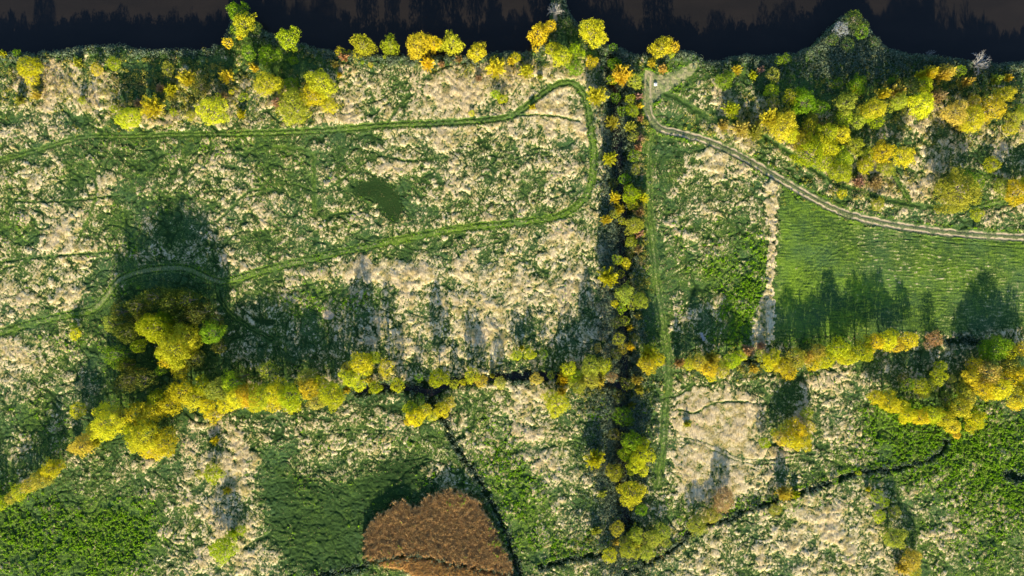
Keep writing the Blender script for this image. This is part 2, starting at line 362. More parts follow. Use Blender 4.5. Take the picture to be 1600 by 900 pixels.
tone = sstep(-1.6, 1.6, n25 * .7 + n12 * .7 + n6 * .5)
pink = sstep(-.2, 1.4, n60 * .7 + n25 * .4 + 1.1 * (spl(700,140,130,60) + spl(100,140,110,40) + spl(1370,290,120,40) + spl(1000,200,10,120)*1.2 + spl(1120,650,70,60) + spl(820,690,60,40) * .8 + spl(470,300,60,40) * .4 + spl(620,430,90,50) * .3 + spl(390,690,15,60) + spl(1210,380,10,100)) - .3)

# ------------------------------------------------------------------ node helpers and materials
def mat_new(name):
    m = bpy.data.materials.new(name); m.use_nodes = True
    nt = m.node_tree; nt.nodes.clear(); return m, nt
class NT:
    def __init__(s, nt): s.t = nt
    def n(s, typ, **kw):
        nd = s.t.nodes.new(typ)
        for k, v in kw.items(): setattr(nd, k, v)
        return nd
    def l(s, a, b): s.t.links.new(a, b)
    def mix(s, fac, a, b, mode='MIX'):
        m = s.n('ShaderNodeMix', data_type='RGBA', blend_type=mode)
        for sock, val in ((m.inputs[0], fac), (m.inputs[6], a), (m.inputs[7], b)):
            if isinstance(val, (int, float)): sock.default_value = val
            elif isinstance(val, tuple): sock.default_value = (*val, 1)
            else: s.l(val, sock)
        return m.outputs[2]
    def math(s, op, a, b=0.0, c=None, clamp=False):
        m = s.n('ShaderNodeMath', operation=op, use_clamp=clamp)
        for i, val in enumerate([a, b] + ([c] if c is not None else [])):
            if isinstance(val, (int, float)): m.inputs[i].default_value = val
            else: s.l(val, m.inputs[i])
        return m.outputs[0]
    def noise(s, vec, scale, detail=2, rough=.6):
        m = s.n('ShaderNodeTexNoise'); m.inputs['Scale'].default_value = scale; m.inputs['Detail'].default_value = detail; m.inputs['Roughness'].default_value = rough
        s.l(vec, m.inputs['Vector']); return m.outputs['Fac']
    def ramp(s, v, a, b):
        m = s.n('ShaderNodeMapRange', interpolation_type='SMOOTHSTEP'); s.l(v, m.inputs[0]); m.inputs[1].default_value = a; m.inputs[2].default_value = b
        return m.outputs[0]
    def mapped(s, vec, rot, scale):
        m = s.n('ShaderNodeMapping'); m.inputs['Rotation'].default_value = rot; m.inputs['Scale'].default_value = scale; s.l(vec, m.inputs['Vector']); return m.outputs[0]

def ground_material():
    m, t = mat_new('meadow_cover'); g = NT(t)
    co = g.n('ShaderNodeTexCoord').outputs['Object']
    A = g.n('ShaderNodeAttribute', attribute_name='cover'); B = g.n('ShaderNodeAttribute', attribute_name='extra')
    sa = g.n('ShaderNodeSeparateColor'); g.l(A.outputs['Color'], sa.inputs[0]); sb = g.n('ShaderNodeSeparateColor'); g.l(B.outputs['Color'], sb.inputs[0])
    fine = g.noise(co, 2.4, 3, .8)
    big = g.noise(co, .08, 3, .6); mid = g.noise(co, .55, 3, .6)
    fa = g.noise(g.mapped(co, (0, 0, math.radians(28)), (4.0, 1.0, 1)), 1.0, 3, .65)
    fb = g.noise(g.mapped(co, (0, 0, math.radians(-34)), (4.0, 1.0, 1)), 1.0, 3, .65)
    sel = g.ramp(g.noise(co, .12, 2, .5), .44, .56)
    fm = g.n('ShaderNodeMix', data_type='FLOAT'); g.l(sel, fm.inputs[0]); g.l(fa, fm.inputs[2]); g.l(fb, fm.inputs[3]); fine2 = fm.outputs[0]
    jit = g.math('MULTIPLY_ADD', g.math('ADD', fine, fine2), 1.1, -1.1)
    st = g.ramp(g.math('ADD', sa.outputs[0], jit), .18, .82)
    lu = g.ramp(g.math('ADD', sa.outputs[1], jit), .1, 1.0)
    dk = g.ramp(g.math('ADD', sa.outputs[2], g.math('MULTIPLY', jit, .35)), .1, .8)
    green = g.mix(lu, (.032, .070, .009), (.175, .285, .008))
    green = g.mix(g.ramp(fine, .45, .65), g.mix(.45, green, (.012, .035, .012)), g.mix(.4, green, (.11, .17, .035)))
    green = g.mix(g.math('MULTIPLY', g.ramp(big, .4, .65), .35), green, (.045, .10, .045))
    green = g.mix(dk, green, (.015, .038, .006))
    strawc = g.mix(sb.outputs[2], (.36, .275, .09), (.62, .515, .30))
    strawc = g.mix(g.math('MULTIPLY', A.outputs['Alpha'], .45), strawc, (.50, .37, .22))
    strawc = g.mix(g.math('MULTIPLY', g.ramp(fine2, .46, .62), .6), strawc, (.15, .145, .060))
    strawc = g.mix(g.math('MULTIPLY', g.ramp(fine, .55, .72), .6), strawc, (.66, .58, .36))
    olive = g.mix(g.ramp(big, .35, .65), (.155, .19, .045), (.14, .165, .06))
    c = g.mix(g.ramp(st, .45, 1.0), g.mix(g.ramp(st, .0, .5), green, olive), strawc)
    rustc = g.mix(fine, (.28, .17, .07), (.56, .38, .18))
    c = g.mix(g.ramp(sb.outputs[0], .2, .8), c, rustc)
    soilc = g.mix(mid, (.33, .255, .15), (.50, .40, .26))
    c = g.mix(g.ramp(g.math('ADD', sb.outputs[1], g.math('MULTIPLY', jit, .35)), .12, .85), c, soilc)
    bs = g.n('ShaderNodeBsdfPrincipled'); bs.inputs['Roughness'].default_value = .95; bs.inputs['Specular IOR Level'].default_value = .15
    g.l(c, bs.inputs['Base Color'])
    bp = g.n('ShaderNodeBump'); bp.inputs['Strength'].default_value = .7; bp.inputs['Distance'].default_value = .13
    g.l(g.math('ADD', fine, g.math('MULTIPLY', fine2, 1.0)), bp.inputs['Height']); g.l(bp.outputs[0], bs.inputs['Normal'])
    out = g.n('ShaderNodeOutputMaterial'); g.l(bs.outputs[0], out.inputs[0]); return m
def blade_material(name, trans=.25):
    m, t = mat_new(name); g = NT(t)
    A = g.n('ShaderNodeAttribute', attribute_name='tint')
    co = g.n('ShaderNodeTexCoord').outputs['Object']
    c = g.mix(g.ramp(g.noise(co, .9, 2), .3, .75), A.outputs['Color'], g.mix(.45, A.outputs['Color'], (.16, .15, .06)))
    d = g.n('ShaderNodeBsdfDiffuse'); tr = g.n('ShaderNodeBsdfTranslucent'); mx = g.n('ShaderNodeMixShader'); mx.inputs[0].default_value = trans
    g.l(c, d.inputs[0]); g.l(c, tr.inputs[0]); g.l(d.outputs[0], mx.inputs[1]); g.l(tr.outputs[0], mx.inputs[2])
    out = g.n('ShaderNodeOutputMaterial'); g.l(mx.outputs[0], out.inputs[0]); return m
def leaf_material():
    m, t = mat_new('tree_leaves'); g = NT(t)
    oi = g.n('ShaderNodeObjectInfo'); A = g.n('ShaderNodeAttribute', attribute_name='leaf')
    s = g.n('ShaderNodeSeparateColor'); g.l(A.outputs['Color'], s.inputs[0])
    oc = oi.outputs['Color']
    c = g.mix(g.math('MULTIPLY', s.outputs[0], .40), oc, g.mix(1.0, oc, (.55, .85, .35), 'MULTIPLY'))      # greener leaves
    c = g.mix(g.math('MULTIPLY', s.outputs[1], .28), c, g.mix(1.0, oc, (1.0, .74, .7), 'MULTIPLY'))       # browner leaves
    c = g.mix(g.ramp(s.outputs[2], .6, 1.0), c, g.mix(.25, c, (.8, .75, .1)))
    d = g.n('ShaderNodeBsdfDiffuse'); tr = g.n('ShaderNodeBsdfTranslucent'); mx = g.n('ShaderNodeMixShader'); mx.inputs[0].default_value = .38
    g.l(c, d.inputs[0]); g.l(g.mix(1.0, c, (1.0, 1.0, .5), 'MULTIPLY'), tr.inputs[0])
    g.l(d.outputs[0], mx.inputs[1]); g.l(tr.outputs[0], mx.inputs[2])
    out = g.n('ShaderNodeOutputMaterial'); g.l(mx.outputs[0], out.inputs[0]); return m
def plain(name, c1, c2, scale=3, rough=.9):
    m, t = mat_new(name); g = NT(t); co = g.n('ShaderNodeTexCoord').outputs['Object']
    bs = g.n('ShaderNodeBsdfPrincipled'); bs.inputs['Roughness'].default_value = rough
    nz_ = g.noise(co, scale, 3); g.l(g.mix(g.ramp(nz_, .3, .7), c1, c2), bs.inputs['Base Color'])
    bp = g.n('ShaderNodeBump'); bp.inputs['Strength'].default_value = .5; bp.inputs['Distance'].default_value = .05; g.l(nz_, bp.inputs['Height']); g.l(bp.outputs[0], bs.inputs['Normal'])
    out = g.n('ShaderNodeOutputMaterial'); g.l(bs.outputs[0], out.inputs[0]); return m
def water_material():
    m, t = mat_new('river_water'); g = NT(t); co = g.n('ShaderNodeTexCoord').outputs['Object']
    bs = g.n('ShaderNodeBsdfPrincipled'); bs.inputs['Roughness'].default_value = .16; bs.inputs['IOR'].default_value = 1.33
    bs.inputs['Specular IOR Level'].default_value = .35
    n1 = g.noise(g.mapped(co, (0, 0, 0), (.35, 1, 1)), .12, 4)
    g.l(g.mix(g.ramp(n1, .3, .7), (.0115, .010, .0085), (.016, .013, .0105)), bs.inputs['Base Color'])
    n2 = g.noise(g.mapped(co, (0, 0, .2), (.6, 1.3, 1)), 1.4, 3)
    bp = g.n('ShaderNodeBump'); bp.inputs['Strength'].default_value = .25; bp.inputs['Distance'].default_value = .04; g.l(n2, bp.inputs['Height']); g.l(bp.outputs[0], bs.inputs['Normal'])
    out = g.n('ShaderNodeOutputMaterial'); g.l(bs.outputs[0], out.inputs[0]); return m

GM = ground_material(); LEAF = leaf_material(); BARK = plain('bark', (.10, .08, .06), (.22, .19, .16), 6)
PALEBARK = plain('pale_bark', (.24, .23, .21), (.42, .40, .36), 6); WATER = water_material()
BLADE = blade_material('dry_blades', .2); GBLADE = blade_material('green_blades', .3)

# ------------------------------------------------------------------ ground mesh, cut along the tracks so each surface is its own object
outer = np.array([30, 80, 170, 330, 600, 1100, 2000, 3800, 7000, 13000.])
uu = np.concatenate([(u1[0] - outer)[::-1], u1, u1[-1] + outer]); vv = np.concatenate([(v1[0] - outer)[::-1], v1, v1[-1] + outer])
K = len(outer)
def pad(A, fill, blend=True): return np.pad(A, K, mode='constant', constant_values=fill)
Hp = pad(Hh, .2); 
GU, GV = np.meshgrid(uu, vv)
# river continues beyond the frame: channel 75 m wide, far bank behind it
inriv = (GV < 85) & (GV > -420) & ((GU < u1[0]) | (GU > u1[-1]) | (GV < v1[0]))
Hp = np.where(inriv, -4.2, Hp)
r_out = np.random.default_rng(5)
P = lambda A, m_, s_: np.where((GU < u1[0]) | (GU > u1[-1]) | (GV < v1[0]) | (GV > v1[-1]), np.clip(m_ + s_ * r_out.standard_normal(GU.shape), 0, 1), np.pad(A, K, mode='edge'))
Cc = np.stack([P(straw, .45, .2), P(lush, .35, .15), P(dark, .2, .1), P(pink, .3, .2)], -1).reshape(-1, 4)
Ee = np.stack([P(np.maximum(rust_m, orange_m), 0, 0), P(soil, 0, 0), P(tone, .5, .2)], -1).reshape(-1, 3)
Vt = np.stack([wx(GU), wy(GV), Hp], -1).reshape(-1, 3)
nu = len(uu); nv = len(vv)
I, J = np.meshgrid(np.arange(nv - 1), np.arange(nu - 1), indexing='ij')
i0 = (I * nu + J).ravel()
Fq = np.stack([i0, i0 + nu, i0 + nu + 1, i0 + 1], 1)
def padm(A): return np.pad(A, K, mode='constant')[:-1, :-1].ravel() > .5
cls = np.zeros(len(Fq), int)
cls[padm(field_m * (1 - strip_m))] = 1
tm = np.zeros(U.shape, np.float32)
for _, m_ in tracks: tm = np.maximum(tm, m_)
cls[padm(tm)] = 2
cls[padm(road_face * land0)] = 3
cls[padm(1 - (Hh > WATER_Z).astype(np.float32))] = 4
cls[padm(((ditch_depth > .5) & (Hh > WATER_Z)).astype(np.float32))] = 5
names = {0: ('ground', 'rough meadow of straw coloured reeds and dark green grass'), 1: ('field', 'smooth green field with fine mown rows below the sandy road'),
         2: ('grass_track', 'rutted green farm tracks winding through the meadow'), 3: ('dirt_road', 'pale sandy two rut dirt road curving to the right'),
         4: ('riverbed', 'river bed under the dark water'), 5: ('ditch', 'dark overgrown ditches crossing the meadow')}
for k, (nm, lb) in names.items():
    F = Fq[cls == k]
    if not len(F): continue
    used, inv = np.unique(F, return_inverse=True)
    me = np_mesh(nm, Vt[used], inv.reshape(-1, 4), smooth=True)
    add_attr(me, 'cover', Cc[used]); add_attr(me, 'extra', Ee[used])
    tag(link(nm, me, GM), lb, 'ground', kind='structure')

# river surface
me = np_mesh('river', np.array([[-2400, 8, WATER_Z], [2400, 8, WATER_Z], [2400, 175, WATER_Z], [-2400, 175, WATER_Z]]) + np.array([0, 45, 0]), np.array([[0, 1, 2, 3]]))
tag(link('river', me, WATER), 'dark brown river running along the top of the meadow', 'river', kind='structure')
# standing water in the ditches
def ribbon(name, pts, halfw, z, label):
    Pn = smooth_line(pts, 4); T = np.gradient(Pn, axis=0); T /= np.linalg.norm(T, axis=1)[:, None]
    N = np.stack([-T[:, 1], T[:, 0]], 1)
    L = Pn + N * halfw; R = Pn - N * halfw
    V = np.concatenate([np.stack([wx(L[:, 0]), wy(L[:, 1]), np.full(len(L), z)], 1), np.stack([wx(R[:, 0]), wy(R[:, 1]), np.full(len(L), z)], 1)])
    n = len(L); F = np.array([[i, i + 1, n + i + 1, n + i] for i in range(n - 1)])
    tag(link(name, np_mesh(name, V, F), WATER), label, 'water', kind='structure')
ribbon('ditch_water', MAIN_DITCH[1:], 7, -2.0, 'black water in the long straight ditch')
ribbon('ditch_water', CROSS, 6, -1.15, 'black water in the cross ditch')
ribbon('ditch_water', DIAG, 3.0, -1.3, 'black water in the slanting ditch beside the rusty reeds')

# ------------------------------------------------------------------ uncountable ground cover: blades and leaves, one object per kind
def pick(prob, n, seed):
    r = np.random.default_rng(seed)
    p = prob.ravel().astype(np.float64); c = np.cumsum(p); idx = np.searchsorted(c, r.random(n) * c[-1])
    i, j = np.divmod(idx, NU)
    u = u1[j] + (r.random(n) - .5) * STEP; v = v1[i] + (r.random(n) - .5) * STEP
    return i, j, wx(u), wy(v), Hh[i, j], r
inframe = (sstep(-60, -40, U) * (1 - sstep(1640, 1660, U)) * (1 - sstep(940, 960, Vv)))
dirf = n60 * .9 + n25 * .5 + 1.15
def blades(name, prob, n, length, width, lean, tint, mat, label, cat, seed, dirjit=.32, lift=0.0):
    i, j, x, y, z, r = pick(prob * inframe, n, seed)
    az = dirf[i, j] + r.standard_normal(n) * dirjit + np.where(r.random(n) < .2, r.random(n) * 6.28, 0)
    ln = length * r.uniform(.55, 1.3, n); le = np.clip(lean + r.standard_normal(n) * .25, .05, 1.5)
    w = width * r.uniform(.6, 1.4, n)
    dx, dy = np.cos(az), np.sin(az)
    tip = np.stack([x + dx * ln * np.sin(le), y + dy * ln * np.sin(le), z + ln * np.cos(le) + lift], 1)
    b1 = np.stack([x - dy * w / 2, y + dx * w / 2, z - .05 + lift], 1); b2 = np.stack([x + dy * w / 2, y - dx * w / 2, z - .05 + lift], 1)
    mid1 = b1 * .45 + tip * .55 + np.array([0, 0, 0.1]) * ln[:, None]; mid2 = b2 * .45 + tip * .55 + np.array([0, 0, 0.1]) * ln[:, None]
    V = np.stack([b1, b2, mid2, mid1], 1).reshape(-1, 3); V2 = tip
    # quad (base) whose top edge narrows: shift the mids to the tip
    V = V.reshape(-1, 4, 3); V[:, 2] = V[:, 2] * .35 + tip * .65; V[:, 3] = V[:, 3] * .35 + tip * .65 ; V = V.reshape(-1, 3)
    F = np.arange(n * 4).reshape(-1, 4)
    C = np.repeat(tint(i, j, r, n), 4, axis=0)
    me = np_mesh(name, V, F); add_attr(me, 'tint', C)
    return tag(link(name, me, mat), label, cat, kind='stuff')
def lerp(a, b, t): return np.array(a)[None] * (1 - t[:, None]) + np.array(b)[None] * t[:, None]
def t_straw(i, j, r, n):
    c = lerp((.37, .275, .085), (.74, .62, .37), np.clip(tone[i, j] * .6 + r.random(n) * .5, 0, 1))
    p = pink[i, j][:, None] * .45; c = c * (1 - p) + np.array([[.50, .37, .23]]) * p
    return c * np.where(r.random(n) < .22, .38, r.uniform(.7, 1.15, n))[:, None]
def t_green(i, j, r, n):
    s_ = t_straw(i, j, r, n); k_ = (r.random(n) < .07 + .22 * cov[i, j] * (1 - field_m[i, j]) * (1 - herb_shade[i, j]))[:, None]
    c = lerp((.038, .082, .009), (.20, .325, .008), np.clip(lush[i, j] * 1.1 - .1 + (r.random(n) - .5) * .35, 0, 1))
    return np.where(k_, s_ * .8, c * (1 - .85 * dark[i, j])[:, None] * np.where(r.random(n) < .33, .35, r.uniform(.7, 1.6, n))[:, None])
def t_rust(i, j, r, n):
    c = np.where((r.random(n) < .25)[:, None], np.array([[.12, .065, .03]]), lerp((.28, .15, .05), (.76, .50, .21), r.random(n))); o = orange_m[i, j][:, None] * .75
    return c * (1 - o) + np.array([[.68, .40, .12]]) * o
def t_shaded_scrub(i, j, r, n):  # leaf tint carries the bluish cast of bank and ditch shade
    c = lerp((.035, .075, .045), (.20, .26, .17), r.random(n) ** 1.6)
    return c
open_l = land0 * (1 - ditch) * (1 - road_face) * (1 - clear_m * .9)
blades('dry_reeds', straw ** 1.25 * (1 - .92 * crack) * open_l * (1 - flat * .9) * (1 - rust_m) * (1 - field_m), 340000, .55, .055, 1.05, t_straw, BLADE, 'matted straw coloured dead reeds covering much of the meadow', 'dry reeds', 11)
blades('meadow_grass', (1.02 - straw) * open_l * (1 - .7 * field_m) * (1 - .6 * herb_shade) * (1 - .3 * darkp) * (1 - .8 * crack) * (1 - rust_m) * (1 - orange_m) * (.6 + lush) * (1 - bank_zone * .6) * (1 - flat), 300000, .32, .05, .8, t_green, GBLADE, 'short green grass growing between the dead reeds', 'grass', 12, .8)
blades('rusty_reeds', (1 - ditch) * np.maximum(rust_m, orange_m) + .45 * sstep(.03, .5, blur(np.maximum(rust_m, orange_m), 4)), 150000, .75, .055, .6, t_rust, BLADE, 'rusty brown reed bed with a bright orange lower edge', 'reeds', 13, 1.2)
# broad-leaved herbage in the lush corners
def leafies(name, prob, n, size, tint, label, cat, seed, up=.3, spread=0.0, per=1):
    i, j, x, y, z, r = pick(prob * inframe, n, seed)
    if per > 1:
        i = np.repeat(i, per); j = np.repeat(j, per); m_ = n * per
        sp = np.repeat(r.uniform(.4, 1.3, n), per) * spread
        d = r.standard_normal((m_, 3)); d /= np.linalg.norm(d, axis=1)[:, None]; d[:, 2] = np.abs(d[:, 2])
        x = np.repeat(x, per) + d[:, 0] * sp; y = np.repeat(y, per) + d[:, 1] * sp; z = np.repeat(z, per) + d[:, 2] * sp
        nrm = d + r.standard_normal((m_, 3)) * .35; n = m_
    else:
        z = z + r.random(n) * up
        nrm = r.standard_normal((n, 3)) * .55 + np.array([0, 0, 1.])
    nrm /= np.linalg.norm(nrm, axis=1)[:, None]
    t = np.cross(nrm, r.standard_normal((n, 3))); t /= np.linalg.norm(t, axis=1)[:, None]; b = np.cross(nrm, t)
    s = (size * r.uniform(.6, 1.35, n))[:, None]; c = np.stack([x, y, z], 1)
    V = np.stack([c - t * s * .5, c - b * s * .32, c + t * s * .5, c + b * s * .32], 1).reshape(-1, 3)
    me = np_mesh(name, V, np.arange(n * 4).reshape(-1, 4)); add_attr(me, 'tint', np.repeat(tint(i, j, r, n), 4, axis=0))
    return tag(link(name, me, GBLADE), label, cat, kind='stuff')
def t_lush(i, j, r, n):
    return lerp((.07, .20, .008), (.27, .50, .006), r.random(n)) * r.uniform(.7, 1.1, n)[:, None]
leafies('broad_leaf_herbs', sstep(.55, .95, lush) * (1 - straw) * open_l * clumps_l * (1 - flat) * (1 - field_m), 100000, .34, t_lush, 'bright green leafy herbs in speckled patches', 'herbs', 14, .35)
ring = sstep(.05, .4, blur(ditch, 3)) * (1 - ditch * .7)
scrub_p = ring * .45 + bank_zone * open_l * (1 - sstep(.15, .4, soil)) * sstep(-1, 1, n12 + n6) + .9 * spl(965, 300, 20, 330) + .8 * spl(970, 700, 34, 160) + .35 * spl(1430, 100, 260, 26) * land0 + .8 * spl(1330, 60, 60, 40) * land0
leafies('riverbank_scrub', scrub_p, 15000, .38, t_shaded_scrub, 'green undergrowth with painted bluish shade along the riverbank and the long ditch', 'undergrowth', 15, spread=.75, per=16)

def t_gold(i, j, r, n):
    k = np.clip(pink[i, j] * .7 + (r.random(n) - .5) * .6, 0, 1)
    c = lerp((.46, .42, .05), (.52, .36, .17), k); g_ = (r.random(n) < .22)[:, None]
    return np.where(g_, np.array([[.10, .20, .03]]), c) * r.uniform(.5, 1.15, n)[:, None]
gold_p = (.8 * spl(270,140,100,42) + .7 * spl(1175,195,60,26) + .5 * spl(1350,290,90,20) + .5 * spl(60,125,60,30) + .5 * spl(530,85,60,10) + .8 * spl(1003,250,9,170) + .5 * spl(1450,150,130,50)
          + .4 * spl(1000,420,12,90) + .5 * spl(940,600,60,25) + .4 * spl(1000,850,80,25) + .5 * spl(1140,570,100,16) + .5 * spl(780,110,60,20) + .35 * spl(470,150,60,30) + .5 * spl(1230,200,60,20)) * sstep(-.2, 1.0, n12 * .8 + n6 * .6)
leafies('golden_scrub', gold_p * open_l * (1 - flat), 4200, .26, t_gold, 'low golden and pinkish scrub between the trees near the river and the long ditch', 'undergrowth', 17, spread=.6, per=22)

# ------------------------------------------------------------------ trees
def leaf_mesh(name, C, N, size, r, dirs=None):
    n = len(C)
    N = N / np.linalg.norm(N, axis=1)[:, None]
    t = np.cross(N, r.standard_normal((n, 3))) if dirs is None else dirs + r.standard_normal((n, 3)) * .25
    t /= np.linalg.norm(t, axis=1)[:, None]; b = np.cross(N, t); b /= np.linalg.norm(b, axis=1)[:, None]
    s = (size * r.uniform(.6, 1.35, n))[:, None]; zz = np.array([1, 1, 1.0])
    V = np.stack([C - t * s * .55, C - b * s * .36, C + t * s * .55, C + b * s * .36], 1) * zz
    me = np_mesh(name, V.reshape(-1, 3), np.arange(n * 4).reshape(-1, 4))
    return me
def tube(segs, k=5):
    """segs: list of (p0, r0, p1, r1) -> V, F of open tapered tubes"""
    Vs, Fs = [], []; o = 0
    for p0, r0, p1, r1 in segs:
        p0 = np.array(p0, float); p1 = np.array(p1, float); d = p1 - p0; d /= np.linalg.norm(d) + 1e-9
        a = np.cross(d, [0.31, .77, .56]); a /= np.linalg.norm(a); b = np.cross(d, a)
        for p, r_ in ((p0, r0), (p1, r1)):
            for q in range(k):
                th = 2 * math.pi * q / k; Vs.append(p + (a * math.cos(th) + b * math.sin(th)) * r_)
        for q in range(k): Fs.append([o + q, o + (q + 1) % k, o + k + (q + 1) % k, o + k + q])
        o += 2 * k
    return np.array(Vs), np.array(Fs)
def limb_segs(r, ends, base_r, z0=.0, fork=.32, zs=1.0):
    """trunk with limbs to the given end points (unit tree: radius 1, height 1)"""
    top = np.array([r.normal(0, .05), r.normal(0, .05), fork]); segs = [((0, 0, z0 - .12), base_r * 1.25, top, base_r)]
    for e in ends:
        e = np.array(e); st = top * r.uniform(.7, 1.15); st[2] = fork * r.uniform(.75, 1.3)
        m = st * .5 + e * .5 + r.normal(0, .05, 3) + np.array([0, 0, .04])
        segs.append((st, base_r * .6, m, base_r * .36)); segs.append((m, base_r * .36, e, base_r * .12))
        for _ in range(2):
            f = m + (e - m) * r.uniform(.1, .6) ; q = f + r.normal(0, .16, 3) * np.array([1, 1, .7]) + (e - m) * .3
            segs.append((f, base_r * .2, q, base_r * .06))
    return segs
def crown_round(seed, rad, hgt, dens=1.0, leaf=.34, nl=None):
    """lumpy crown of leaf clumps; rad, hgt in metres, returned in unit space"""
    r = np.random.default_rng(seed)
    nl = nl or int(10 + rad * 5); lobes = []
    sx = r.uniform(.72, 1.05); sy = r.uniform(.85, 1.08)
    for q in range(nl):
        th = 2 * math.pi * (q * .618 + r.uniform(-.06, .06)); z = 1 - (q + .5) / nl * 1.6
        z = max(z, -.6); rr = math.sqrt(max(0, 1 - abs(z) ** 3.2)) * r.uniform(.55, 1.06)
        lr = r.uniform(.20, .36) * (1.25 if rad < 2.2 else 1.0 if rad < 4 else .8)
        lobes.append((np.array([math.cos(th) * rr * (1 - lr) * 1.05 * sx, math.sin(th) * rr * (1 - lr) * 1.05 * sy, z * (1 - lr)]), lr))
    lobes.append((np.array([0, 0, .1]), .55))
    ph = r.uniform(0, 6.28, 3); new = []
    for c, lr in lobes:
        th = math.atan2(c[1], c[0]); f = 1 + .13 * math.sin(2 * th + ph[0]) + .13 * math.sin(3 * th + ph[1]) + .09 * math.sin(5 * th + ph[2])
        new.append((np.array([c[0] * f, c[1] * f, c[2] * r.uniform(.8, 1.1)]), lr * r.uniform(.8, 1.15)))
        if rad > 2.2:
            for _ in range(2):
                d = r.standard_normal(3); d /= np.linalg.norm(d); d[2] = abs(d[2]); new.append((new[-1][0] * 1.0 + d * lr * .75, lr * r.uniform(.35, .55)))
    core = new.pop() if rad <= 2.2 else (np.array([0, 0, .1]), .5); lobes = [q for q in new if r.random() > .07] + [core]; nl = len(lobes) - 1
    A = np.array([rad, rad, hgt * .46]); zc = .53
    Cs, Ns, Ts = [], [], []
    for li, (c, lr) in enumerate(lobes):
        area = 4 * math.pi * (lr * rad) ** 2
        n = int(area / (leaf ** 2) * 1.25 * dens * (.35 if li == nl else 1))
        d = r.standard_normal((n, 3)); d /= np.linalg.norm(d, axis=1)[:, None]
        d = d[d[:, 2] > -.75]
        bump = 1 + .20 * np.sin(d[:, 0] * 6 + li) * np.sin(d[:, 1] * 7 + li * 2) + r.normal(0, .15, len(d))
        p = c + d * lr * bump[:, None]
        keep = np.ones(len(p), bool)
        for lj, (c2, l2) in enumerate(lobes):
            if lj != li: keep &= (np.linalg.norm(p - c2, axis=1) > l2 * .82)
        p = p[keep]; d = d[keep]
        Cs.append(p); Ns.append(d * .8 + r.standard_normal(d.shape) * .5); Ts.append(np.full(len(p), r.random()))
    C = np.concatenate(Cs); N = np.concatenate(Ns); T = np.concatenate(Ts)
    Cm = C * A; Nm = N / A; 
    me = leaf_mesh('crown', Cm, Nm, leaf, r)
    co = np.empty(len(me.vertices) * 3, np.float32); me.vertices.foreach_get('co', co); co = co.reshape(-1, 3)
    co[:, 2] += zc * hgt; co /= np.array([rad, rad, hgt]); me.vertices.foreach_set('co', co.ravel())
    n = len(C); L = np.stack([np.clip(T * .7 + r.random(n) * .5 - .1, 0, 1), r.random(n) ** 2 * (r.random(n) < .5), r.random(n)], 1)
    add_attr(me, 'leaf', np.repeat(L, 4, axis=0))
    ends = [(c[0] * .8, c[1] * .8, zc + c[2] * .42) for c, lr in lobes[:27:3]]
    V, F = tube(limb_segs(r, ends, .06)); return me, np_mesh('trunk', V, F, True)
def crown_spiky(seed, rad, hgt, nb=34, dens=1.0, leaf=.3):
    """many stems fanning out from the base, leaves strung along each"""
    r = np.random.default_rng(seed); Cs, Ds, Ts = [], [], []; segs = []
    for q in range(nb):
        th = 2 * math.pi * (q * .618) + r.normal(0, .12); f = (q + .5) / nb; el = math.radians(84 - 66 * f ** .8 + r.normal(0, 4))
        R = r.uniform(.68, 1.08)
        e = np.array([math.cos(th) * math.cos(el) * R, math.sin(th) * math.cos(el) * R, math.sin(el) * .78 * R + .14]) 
        s0 = np.array([math.cos(th) * .04, math.sin(th) * .04, .02]); m = (s0 + e) / 2 + np.array([0, 0, .09])
        segs += [(s0, .028, m, .018), (m, .018, e, .006)]
        n = int(rad * 26 * dens); t = r.uniform(.28, 1.05, n)
        p = (1 - t)[:, None] ** 2 * s0 + 2 * ((1 - t) * t)[:, None] * m + (t ** 2)[:, None] * e
        p = p + r.normal(0, .055, (n, 3)); Cs.append(p); Ds.append(np.repeat((e - s0)[None], n, 0)); Ts.append(np.full(n, r.random()))
    C = np.concatenate(Cs); D = np.concatenate(Ds); T = np.concatenate(Ts); A = np.array([rad, rad, hgt]); n = len(C)
    N = np.cross(D, r.standard_normal((n, 3))); N[:, 2] = np.abs(N[:, 2]) + .2
    me = leaf_mesh('crown', C * A, N, leaf, r, dirs=D / np.linalg.norm(D, axis=1)[:, None])
    co = np.empty(n * 12, np.float32); me.vertices.foreach_get('co', co); co = co.reshape(-1, 3) / A; me.vertices.foreach_set('co', co.astype(np.float32).ravel())
    add_attr(me, 'leaf', np.repeat(np.stack([np.clip(T * .5 + r.random(n) * .4, 0, 1), r.random(n) ** 2, r.random(n)], 1), 4, axis=0))
    V, F = tube(segs, 4); return me, np_mesh('trunk', V, F, True)
def bare_branches(seed, nb=16, depth=3, tw=.03):
    r = np.random.default_rng(seed); segs = [((0, 0, -.1), tw * 1.5, (0, 0, .12), tw * 1.3)]; twigs = []
    def grow(p, d, L, rr, k):
        q = p + d * L; (segs if k == depth else twigs).append((p, rr, q, rr * .55))
        if k > 0:
            for _ in range(3 if k > 1 else 4):
                nd = d + r.normal(0, .42, 3) * np.array([1, 1, .6]); nd /= np.linalg.norm(nd); grow(p + d * L * r.uniform(.45, 1), nd, L * r.uniform(.45, .7), rr * .5, k - 1)
    for q in range(nb):
        th = 2 * math.pi * q / nb + r.normal(0, .2); el = math.radians(r.uniform(22, 75))
        grow(np.array([0, 0, .1]), np.array([math.cos(th) * math.cos(el), math.sin(th) * math.cos(el), math.sin(el) * .8]), r.uniform(.4, .55), tw, depth)
    V, F = tube(segs, 5); V2, F2 = tube(twigs, 3)
    return np_mesh('branches', V2, F2, True), np_mesh('trunk', V, F, True)

